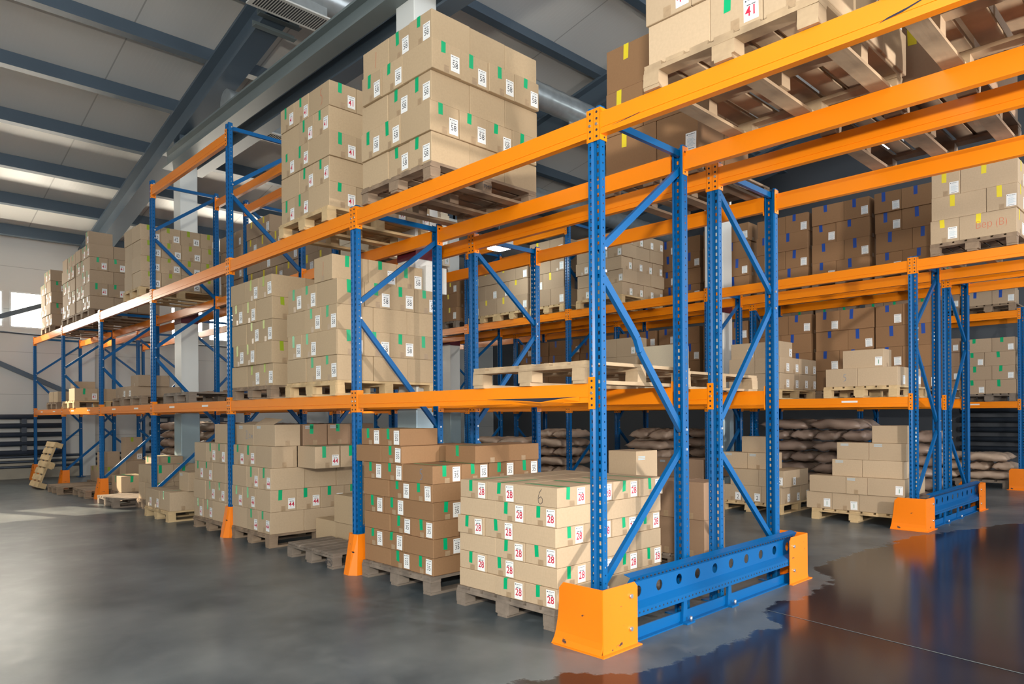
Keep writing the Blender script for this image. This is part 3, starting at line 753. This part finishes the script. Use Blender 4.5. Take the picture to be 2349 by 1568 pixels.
for k in range(2): carton(-4.52, -4.12, .32 + .31 * k, .62 + .31 * k, .145 + .238 * 3, .238, 'tan', [('R', 'L')], '44', 'tan carton with red 44, %s jutting toward the end, second bay stack' % NTH[k], 'cartons of the second bay 44 stack')
for k in range(3): carton(-4.9, -4.5, .38 + .31 * k, .68 + .31 * k, .145 + .238 * 4, .238, 'mid', [('R', 'TB')], '44', 'shaded tan carton, %s of top row behind open box, second bay' % NTH[k], 'cartons of the second bay 44 stack')  # tan cartons in darker brown cardboard, their shade put into the colour
carton(-4.9, -4.5, .93, 1.25, .145 + .238 * 3, .238, 'tan', [('R', 'L')], '44', 'tan carton with red 44, furthest back, second row, second bay stack', 'cartons of the second bay 44 stack')
carton(-5.4, -5.0, .4, 1.2, .145 + .238 * 3, .238, 'tan', [], '44', 'plain tan carton inside second row of the second bay stack', 'cartons of the second bay 44 stack')
b = MB('tan', 'dark'); z = .145 + .238 * 5; b.quad([(-5.02, .06, z), (-4.55, .06, z), (-4.52, .16, z + .06), (-5.05, .2, z + .075)]); b.quad([(-5.5, .06, z), (-5.08, .06, z), (-5.1, .2, z + .03), (-5.46, .2, z + .03)])
o = b.build('carton_flaps'); tag(o, 'raised open lid flaps on the front box of second bay stack', 'cardboard flap')
load('third bay 41 stack', '41', 'tan', -5.72, 0, 0, .238, ['48|40', '40 30L 30L|40 40 40', Q, P, Q], w=1.0, pal='old', shift={0: (0, .06)}, fill=(1, 2, 3, 4))
# empty pallet with cartons behind it
pallet(-3.98, -3.08, -.07, .43, 0, 'grey', 'empty grey slatted pallet stamped on a block beside the second post', 'empty pallets', ('EPAL', 'F', .84))
stack('pale cartons behind stamped pallet', 'n', 'tan2', -3.58, .46, .0, .295, ['40', '43 40|40'], 'pale cartons behind the empty pallet')
# third and further bays, floor level
load('small floor pallet beside third post', '41', 'tan', -7.3, -.12, 0, .26, ['35:B|33', '28P 30P 42T|36 32'], w=1.0, d=.95, pal='pine', shift={0: (.06, .22), 1: (0, 0)})
load('low cartons under fourth bay', '44', 'tan', -8.82, .1, 0, .27, ['30 30|34T 34T', '30 30|34T 34L'], w=.62, d=1.0, pal='old')
load('taped cartons under fourth bay', '44', 'tan', -10.1, .62, 0, .30, ['36T 36|40T', '36P 40|40L'], w=1.0, d=.70, pal='old')
pallet(-10.42, -9.5, -.24, .56, 0, 'grey', 'empty slatted pallet lying before the taped cartons, fourth bay', 'empty pallets')
pallet(-12.25, -11.36, -.2, .6, 0, 'old', 'empty pallet lying just behind the fifth post guard', 'empty pallets')
pallet(-13.3, -12.45, -.40, .38, 0, 'old', 'empty pallet lying between fifth and sixth post guards', 'empty pallets')
load('low cartons under fifth bay', '42', 'dull', -12.86, .42, 0, .30, ['28|34', '40T 40T|36L 36'], w=1.0, d=1.0, pal='old', shift={0: (0, 0)})
load('upright cartons under fourth bay', '42', 'dull', -12.0, .62, 0, .45, ['30|30L', '40|40'], w=.8, d=.8, pal='old')
p = pallet(0, .95, 0, .8, 0, 'pine', 'pale pallet stood on edge leaning on the sixth rack post', 'empty pallets'); p.rotation_euler = Matrix(((0, -1, 0), (.34, 0, -.94), (.94, 0, .34))).to_euler(); p.location = (-13.85, -.335, .0)

pallet(-11.12, -10.50, .13, .58, 0, 'old', 'wooden pallet under a lone 44 carton behind fifth post guard', 'pallets under load')
carton(-11.10, -10.52, .15, .55, .145, .27, 'tan', [('F', 'T'), ('R', 'TL')], '44', 'long tan carton with red 44 just behind the fifth post guard', None)
# lower beam level
load('right 58 stack, lower shelf', '58', 'tan2', -3.1, 0, S1, .24, ['35:1|40T 33L 33L', '30L 30L 40|30T 30L 30L 30L', '40 33L 30L|40 40 40', '30L 30L 38|30L 30L 30L 30T', P], pal='pine', shift={0: (-.08, .0)})
carton(-3.46, -3.16, 1.09, 1.37, T1 + .24 * 4, .28, 'white', [], 'n', 'plain white carton on back of right 58 stack, lower shelf', None)
load('left 58 stack, lower shelf', '58l', 'tan2', -4.45, 0, S1, .24, ['42 33L 33L|40 40', '30L 33L 40|30T 30', '40 33L 33L|40 40', '30L 30L 40|30T 30', '42 33L 33L|40 40'], pal='old')
pallet(-1.13, -.07, -.02, 1.2, S1, 'worn', 'empty pale pallet on the lower beams of the first bay, front row', 'empty pallets')
pallet(-1.25, -.25, 1.39, 2.6, S1, 'worn', 'empty grey pallet on the lower beams of the first bay, back row', 'empty pallets')
pallet(-7.9, -6.9, 0, 1.2, S1, 'grey', 'empty dark pallet on lower beams of third bay, front row', 'empty pallets')
pallet(-9.9, -8.9, 0, 1.2, S1, 'old', 'empty pallet on lower beams of fourth bay, front row', 'empty pallets')
load('shelf cartons, fourth bay', '42', 'dull', -10.12, .2, S1, .19, ['42|50', '30 30P 30P|40 40'], w=1.0, d=1.2, pal='old', shift={0: (.05, .1), 1: (0, 0)})
load('sunlit shelf cartons, fifth bay', '41', 'tan', -12.95, 0, S1, .24, ['46|40L 40', ], w=.95, d=1.2, pal='pine')
load('shelf cartons, sixth bay', '41', 'tan', -14.4, 0, S1, .22, ['30|40', '40 40|40 40'], w=.95, d=1.2, pal='old', shift={0: (0, .3)})
load('low boxes, back row fourth bay', 'n', 'mid', -9.92, 1.41, S1, .12, ['40 40 40|40 40'], w=1.2, pal='grey')
load('low boxes, back row third bay', 'n', 'mid', -8.50, 1.41, S1, .12, ['40 40|40 40'], w=1.0, pal='grey')

# upper beam level
load('biggest stack, upper beams', '58', 'tan2', -1.63, 0, S2, .24, ['40:1 30L 30L|40 40 40', Q, P, Q, P], pal='old', stamp=('PMP', 'R', .6), shift={1: (.03, -.02), 3: (.0, -.02)})
load('smaller tall stack, upper beams', '41', 'tan2', -3.23, 0, S2, .24, ['30L 30L 40:S|30L 30T 30 30', P, Q, P, Q], pal='pine')
load('42 stack, fourth bay top', '42', 'tan', -8.88, 0, S2, .24, ['40 40|30L 30L 30L 30L'] * 4, w=.82, d=1.25, pal='pine')
load('far 41 stack, fifth bay', '41', 'dull', -11.82, 0, S2, .237, ['22L|40', '40 30L 30L|40 40', '30L 30L 40|30L 30L 30', P, '30L 30L 40|30L 30L 30', P], pal='old', shift={0: (-.05, .0)})
load('further 41 stack, fifth bay', '41', 'dull', -12.92, 0, S2, .237, ['40 30T 30T|40 40', P, Q, P, Q], pal='old')
load('furthest 41 stack, sixth bay', '41', 'dull', -14.95, 0, S2, .237, ['30L 30L|40', Q, P, Q, P], w=.9, pal='old')
BB = ['48:T 36L', '36L 48:T']
load('bulging cartons, third bay back', 'y', 'dull', -5.68, 1.41, S2, .27, [BB[0], BB[1], BB[0], BB[1]], w=.9, pal='grey')
load('slumped cartons, third bay back', 'y', 'dull', -6.59, 1.41, S2, .26, [BB[1], BB[0], BB[1]], w=.86, pal='grey')
load('grey cartons, third bay back', 'y', 'dull', -7.465, 1.41, S2, .27, [BB[0], BB[1], BB[0], BB[1]], w=.86, pal='grey')
load('dull cartons, fourth bay back', '4', 'dull', -8.48, 1.41, S2, .26, ['48 40L', '40L 48', '48 40L', '40L 48'], w=.9, pal='grey')
load('lower bulging cartons, third bay', 'y', 'mid', -5.68, 1.41, S1, .27, [BB[0], BB[1], BB[0], BB[1], BB[0]], w=.9, pal='grey')
load('lower slumped cartons, third bay', 'y', 'mid', -6.7, 1.41, S1, .27, [BB[1], BB[0], BB[1], BB[0]], w=.9, pal='grey')
load('cream 4 stack, back row', '4', 'cream', -4.65, 1.41, S2, .23, ['40 40|30L 30 30L 30L'] * 4, w=.85, pal='old')
load('tall brown stack, upper back row', 'y', 'brown', -.12, 1.41, S2, .37, ['52:T 38L|40 40', '38L 52:T|40 40', '52:T 38P|40 40'], w=.9, pal='old')
# bridge over the cross aisle
load('41 stack bridging the aisle', '41', 'tan', 1.39, 0, S2, .24, [Q, P, Q, P], pal='worn', group='cartons of the bridging 41 stack')
load('second stack bridging the aisle', '41', 'tan', 2.66, 0, S2, .24, [P, Q, P], pal='worn')
load('brown stack bridging the aisle', 'y', 'mid', 1.72, 1.41, S2, .37, ['38L 52:T|40 40 40', '52:T 38L|40 40 40', '38L 52:T|40 40 40'], w=.9, pal='old')
load('rear stack bridging the aisle', 'y', 'mid', 2.9, 1.41, S2, .37, ['52:T 38L|40 40 40', '38L 52:T|40 40 40'], w=.9, pal='old')
# floor, back row of the near rack
load('printed cartons by end barrier', 'n', 'mid', -.5, 2.1, 0, .335, ['25 27:B|36', '25 27:B|36'], w=.6, d=.5, pal='grey')
stack('printed carton behind nearest stack', 'n', 'tan', -.76, 1.45, .0, .37, ['30:|31B', '31|31', '31|31'], 'cartons behind the nearest floor stack')
load('dull floor cartons, back row', 'n', 'mid', -1.5, 1.6, 0, .30, ['40 40', '40 40'], w=.9, d=.9, pal='grey')

# ------------------------------------------------------------------ second rack
YB, YC = 6.09, 7.50
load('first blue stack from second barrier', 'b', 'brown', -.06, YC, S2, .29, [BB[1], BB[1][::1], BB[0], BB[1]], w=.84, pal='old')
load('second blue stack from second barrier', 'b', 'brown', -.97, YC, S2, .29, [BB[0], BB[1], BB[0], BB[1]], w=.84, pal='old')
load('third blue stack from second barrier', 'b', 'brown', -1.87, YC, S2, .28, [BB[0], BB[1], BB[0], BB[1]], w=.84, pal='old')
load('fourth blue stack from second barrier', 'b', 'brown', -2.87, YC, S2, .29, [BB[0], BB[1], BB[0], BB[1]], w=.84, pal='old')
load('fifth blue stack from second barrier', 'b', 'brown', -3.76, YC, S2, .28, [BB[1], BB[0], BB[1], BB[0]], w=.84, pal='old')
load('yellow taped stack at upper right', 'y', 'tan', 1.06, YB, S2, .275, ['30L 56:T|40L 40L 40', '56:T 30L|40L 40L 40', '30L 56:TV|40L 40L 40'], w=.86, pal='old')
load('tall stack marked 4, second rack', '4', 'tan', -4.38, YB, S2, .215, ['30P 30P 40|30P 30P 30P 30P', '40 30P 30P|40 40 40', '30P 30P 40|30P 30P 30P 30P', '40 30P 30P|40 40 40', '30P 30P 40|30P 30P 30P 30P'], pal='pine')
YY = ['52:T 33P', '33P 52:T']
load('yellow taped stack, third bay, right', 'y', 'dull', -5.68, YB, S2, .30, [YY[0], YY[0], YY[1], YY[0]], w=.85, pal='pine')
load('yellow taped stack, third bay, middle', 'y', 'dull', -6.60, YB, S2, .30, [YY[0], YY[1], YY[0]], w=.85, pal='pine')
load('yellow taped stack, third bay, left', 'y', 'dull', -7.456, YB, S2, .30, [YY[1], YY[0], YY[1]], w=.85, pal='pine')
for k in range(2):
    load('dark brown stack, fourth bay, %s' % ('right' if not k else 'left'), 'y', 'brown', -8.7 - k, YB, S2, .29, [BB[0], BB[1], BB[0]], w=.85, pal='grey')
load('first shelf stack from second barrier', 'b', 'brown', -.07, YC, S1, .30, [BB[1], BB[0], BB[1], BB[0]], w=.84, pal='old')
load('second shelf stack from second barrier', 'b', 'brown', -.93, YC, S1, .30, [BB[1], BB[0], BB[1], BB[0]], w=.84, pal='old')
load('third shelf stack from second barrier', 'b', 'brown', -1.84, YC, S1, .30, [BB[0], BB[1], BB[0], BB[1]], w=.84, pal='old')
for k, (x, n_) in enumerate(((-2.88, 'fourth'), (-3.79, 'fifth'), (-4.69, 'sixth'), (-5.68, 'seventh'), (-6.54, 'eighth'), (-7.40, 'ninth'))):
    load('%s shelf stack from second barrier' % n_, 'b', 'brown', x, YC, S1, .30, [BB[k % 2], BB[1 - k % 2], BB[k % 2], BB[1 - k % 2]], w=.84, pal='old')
load('small shelf stack by second barrier', '1', 'tan', -.17, YB, S1, .235, ['50:P|30', '40:5 48|30P 30P 30P'], w=.9, pal='pine', shift={0: (-.18, .05), 1: (0, 0)})
load('taller shelf stack, second rack', '2', 'tan', -1.68, YB, S1, .225, ['36P 38|40P', '40 38|30P 30P 30P 30P', '40 38|30P 30P 30P 30P'], w=.8, pal='pine', shift={0: (-.02, .05)})
load('pale shelf stack beside cream carton', '4', 'tan', -4.1, YB, S1, .31, ['36 40P', '36 40:5', '36 40'], w=.9, pal='old')
carton(-4.0, -3.40, YB, YB + .45, S1, .90, 'cream', [], 'n', 'large plain cream carton on second rack shelf beside nearest post', None)
load('floor stack left of dark sacks', '2', 'tan', -1.69, YB + .05, 0, .235, ['40:', '40:B 34:B|40', '44 38P|40P 40', '30P 30P 30|30P 30P 30P 30P'], w=.95, pal='pine', shift={0: (-.3, .2), 1: (-.22, .1), 2: (.04, .0), 3: (0, 0)})
load('floor stack by second barrier', '1', 'tan', -.16, YB + .05, 0, .222, ['42|40P', '40:B 44:B|40', '38:B 50|40P', '48 26:B 44:P|40 40', '34P 34P 48|40 40'], w=1.1, pal='pine', shift={0: (.05, .1), 1: (.05, .05), 2: (.03, .04), 3: (.05, -.02), 4: (-.02, 0)})
load('dull cartons on floor, second bay', 'n', 'mid', -2.88, YB, 0, .29, ['40:B 42:B|40 40', '40 40|40'], w=.9, pal='old')
# third rack
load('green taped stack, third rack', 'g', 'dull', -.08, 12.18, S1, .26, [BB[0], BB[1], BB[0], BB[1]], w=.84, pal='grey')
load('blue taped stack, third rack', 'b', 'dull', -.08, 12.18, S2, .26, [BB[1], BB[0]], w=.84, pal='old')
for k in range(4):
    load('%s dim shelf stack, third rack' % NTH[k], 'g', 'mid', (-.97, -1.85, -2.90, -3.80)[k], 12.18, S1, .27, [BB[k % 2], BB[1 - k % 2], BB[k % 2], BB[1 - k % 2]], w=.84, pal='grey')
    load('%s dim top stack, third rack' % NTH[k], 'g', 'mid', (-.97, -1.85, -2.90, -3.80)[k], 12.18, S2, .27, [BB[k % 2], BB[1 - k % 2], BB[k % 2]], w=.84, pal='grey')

# ------------------------------------------------------------------ sacks
def sack_mesh(v, mat):
    def f():
        rnd = random.Random(50 + v); bm = bmesh.new(); L, W, T = .76, .46, .160; nu, nv = 16, 10
        ph = [rnd.uniform(0, 6) for _ in range(6)]
        def P(i, j, s):
            u, q = -1 + 2 * i / nu, -1 + 2 * j / nv
            t = max(0, (1 - abs(u) ** 4)) ** .45 * max(0, (1 - abs(q) ** 3.4)) ** .45
            pin = 1 - .10 * (1 - abs(q) ** 2) * abs(u) ** 3
            x = u * L / 2 * (1 - .06 * (1 - abs(u)) * 0) * pin; y = q * W / 2 * (1 - .09 * (1 - abs(u) ** 2) * 0 - .06 * abs(u) ** 4)
            wr = 1.7 * (.007 * math.sin(7 * u + 4 * q + ph[0]) + .006 * math.sin(11 * u - 6 * q + ph[1]) + .005 * math.sin(17 * q + ph[2] + 3 * u)) * t
            sag = -.02 * abs(u) ** 2 + .010 * math.sin(2 * u + ph[3])
            z = T / 2 + s * (T / 2 * t) * (1 if s > 0 else .85) + wr + sag
            return (x, y, min(max(z, .004), .165))
        g = {}
        for s in (1, -1):
            for i in range(nu + 1):
                for j in range(nv + 1):
                    edge = i in (0, nu) or j in (0, nv)
                    g[s, i, j] = g[1, i, j] if (s < 0 and edge) else bm.verts.new(P(i, j, s))
            for i in range(nu):
                for j in range(nv):
                    q = [g[s, i, j], g[s, i + 1, j], g[s, i + 1, j + 1], g[s, i, j + 1]]
                    f_ = bm.faces.new(q if s > 0 else q[::-1]); f_.smooth = True
        me = bpy.data.meshes.new('sack'); bm.to_mesh(me); bm.free(); me.materials.append(M[mat]); return me
    return cached(('sack', v, mat), f)
def sacks(place, x0, y0, z0, layers, nx, mat='sack', along=True, top=None, pal=True):
    """crosswise courses of filled sacks on a pallet"""
    if pal: pallet(x0, x0 + (.80 * nx if along else .5 * nx), y0, y0 + 1.0, z0, 'grey', 'wooden pallet under the %s' % place, 'pallets under load')
    z = z0 + (.145 if pal else 0)
    layers = max(3, round(layers * .132 / .17))
    for k in range(layers):
        m_ = nx if not (top and k >= layers - top[0]) else top[1]
        al = (k % 2 == 0) == along
        for i in range(m_):
            for r in range(2 if al else 1):
                v = random.randint(0, 4)
                if al: p = (x0 + .40 + .80 * i + random.uniform(-.02, .02), y0 + .24 + .48 * r, z); rz = random.uniform(-.05, .05)
                else: p = (x0 + .27 + .80 * i + random.uniform(-.02, .02), y0 + .42, z); rz = PI / 2 + random.uniform(-.06, .06)
                o = link('sack', sack_mesh(v, mat), None, p, rz + (PI if random.random() < .5 else 0))
                o.scale = (random.uniform(.95, 1.04), 1.0, random.uniform(.94, 1.02))
                tag(o, 'brown sack, %s layer up, %s from left%s, %s' % (NTH[k], NTH[i], '' if not al else (' in front' if r == 0 else ' behind'), place), 'sack', 'sacks of the ' + place)
                if not al:
                    o2 = link('sack', sack_mesh((v + 1) % 5, mat), None, (p[0] + .47 * .85, p[1] + random.uniform(-.02, .02), z), rz); o2.scale = (1, .8, 1); o.scale = (1, .8, 1)
                    tag(o2, 'brown sack, %s layer up, right of the %s, %s' % (NTH[k], NTH[i], place), 'sack', 'sacks of the ' + place)
        z += .17
sacks('sack pile by far white column', -12.9, 1.45, 0, 9, 1); sacks('sack pile right of far column', -10.9, 1.45, 0, 9, 1)
sacks('sloping sack pile far left', -13.9, 1.45, 0, 4, 1); sacks('sack pile behind 44 stack', -8.32, 1.45, 0, 9, 2)
sacks('second rack sack pile, third bay', -8.3, YB, 0, 6, 2); sacks('second rack tall sack pile', -6.56, YB, 0, 8, 1)
sacks('sack pile beside nearest post', -4.64, YB + .3, 0, 8, 1); sacks('sacks far behind nearest post', -5.4, YB + 1.45, 0, 8, 2)
sacks('dark sack pile, second rack', -2.7, YC, 0, 9, 2, 'sackdark', top=(2, 2)); sacks('sack pile behind second floor stack', -.98, YC + .05, 0, 8, 1, 'sackdark')
sacks('low sacks under third rack', -1.80, 12.2, 0, 4, 2)
sacks('near rack back sack pile', -4.2, 1.6, 0, 6, 1)

# ------------------------------------------------------------------ cartons beyond the 300 that show largest: one mass
KEEP = '0-2 4-5 10-14 19-21 23-24 29-31 33 38-40 42-43 48-50 57-60 62-70 73-75 79-81 84-86 90-92 95-100 102-108 110-111 113 115-116 118-121 125 127 135 145 147 154 164-168 172 182 186-217 219-220 223-225 227-228 231-233 235-236 240 253-273 275-282 286-288 291-293 297-299 302-304 308 310-311 313 315-316 318 320 323 328-329 333 338 343 346 348 417 472 475 477-478 493 497-501 526 538-542 549-565 567 569 571 573 575 577 579 589-590 593-594 597-598 607 612 618 631 633 635 639 642 647 649 651 653 661-665 669-672 674 677 679 685 718 733-735 738-741 745 750 756-761 769-776 778-780 782 787-789 791-794 797-798'
def merge_rest():
    if not KEEP: return
    keep = set()
    for t in KEEP.split():
        a, _, c = t.partition('-'); keep.update(range(int(a), int(c or a) + 1))
    bpy.context.view_layer.update()
    bm = bmesh.new(); mats = []
    for i, o in enumerate(CARTONS):
        if i in keep: continue
        for q in [o] + list(o.children):
            me = q.data; n0 = len(bm.faces); nv = len(bm.verts)
            bm.from_mesh(me); bm.verts.ensure_lookup_table(); bm.faces.ensure_lookup_table()
            mw = o.matrix_world if q is o else o.matrix_world @ q.matrix_basis
            for v in bm.verts[nv:]: v.co = mw @ v.co
            idx = []
            for m_ in me.materials:
                if m_ not in mats: mats.append(m_)
                idx.append(mats.index(m_))
            for f in bm.faces[n0:]: f.material_index = idx[f.material_index]
        for q in list(o.children) + [o]: bpy.data.objects.remove(q)
    me = bpy.data.meshes.new('distant_cartons'); bm.to_mesh(me); bm.free()
    for m_ in mats: me.materials.append(m_)
    o = link('distant_cartons', me); o['kind'] = 'stuff'
    tag(o, 'remaining small and half hidden brown cartons in the deeper racks and stacks', 'cardboard boxes')
merge_rest()
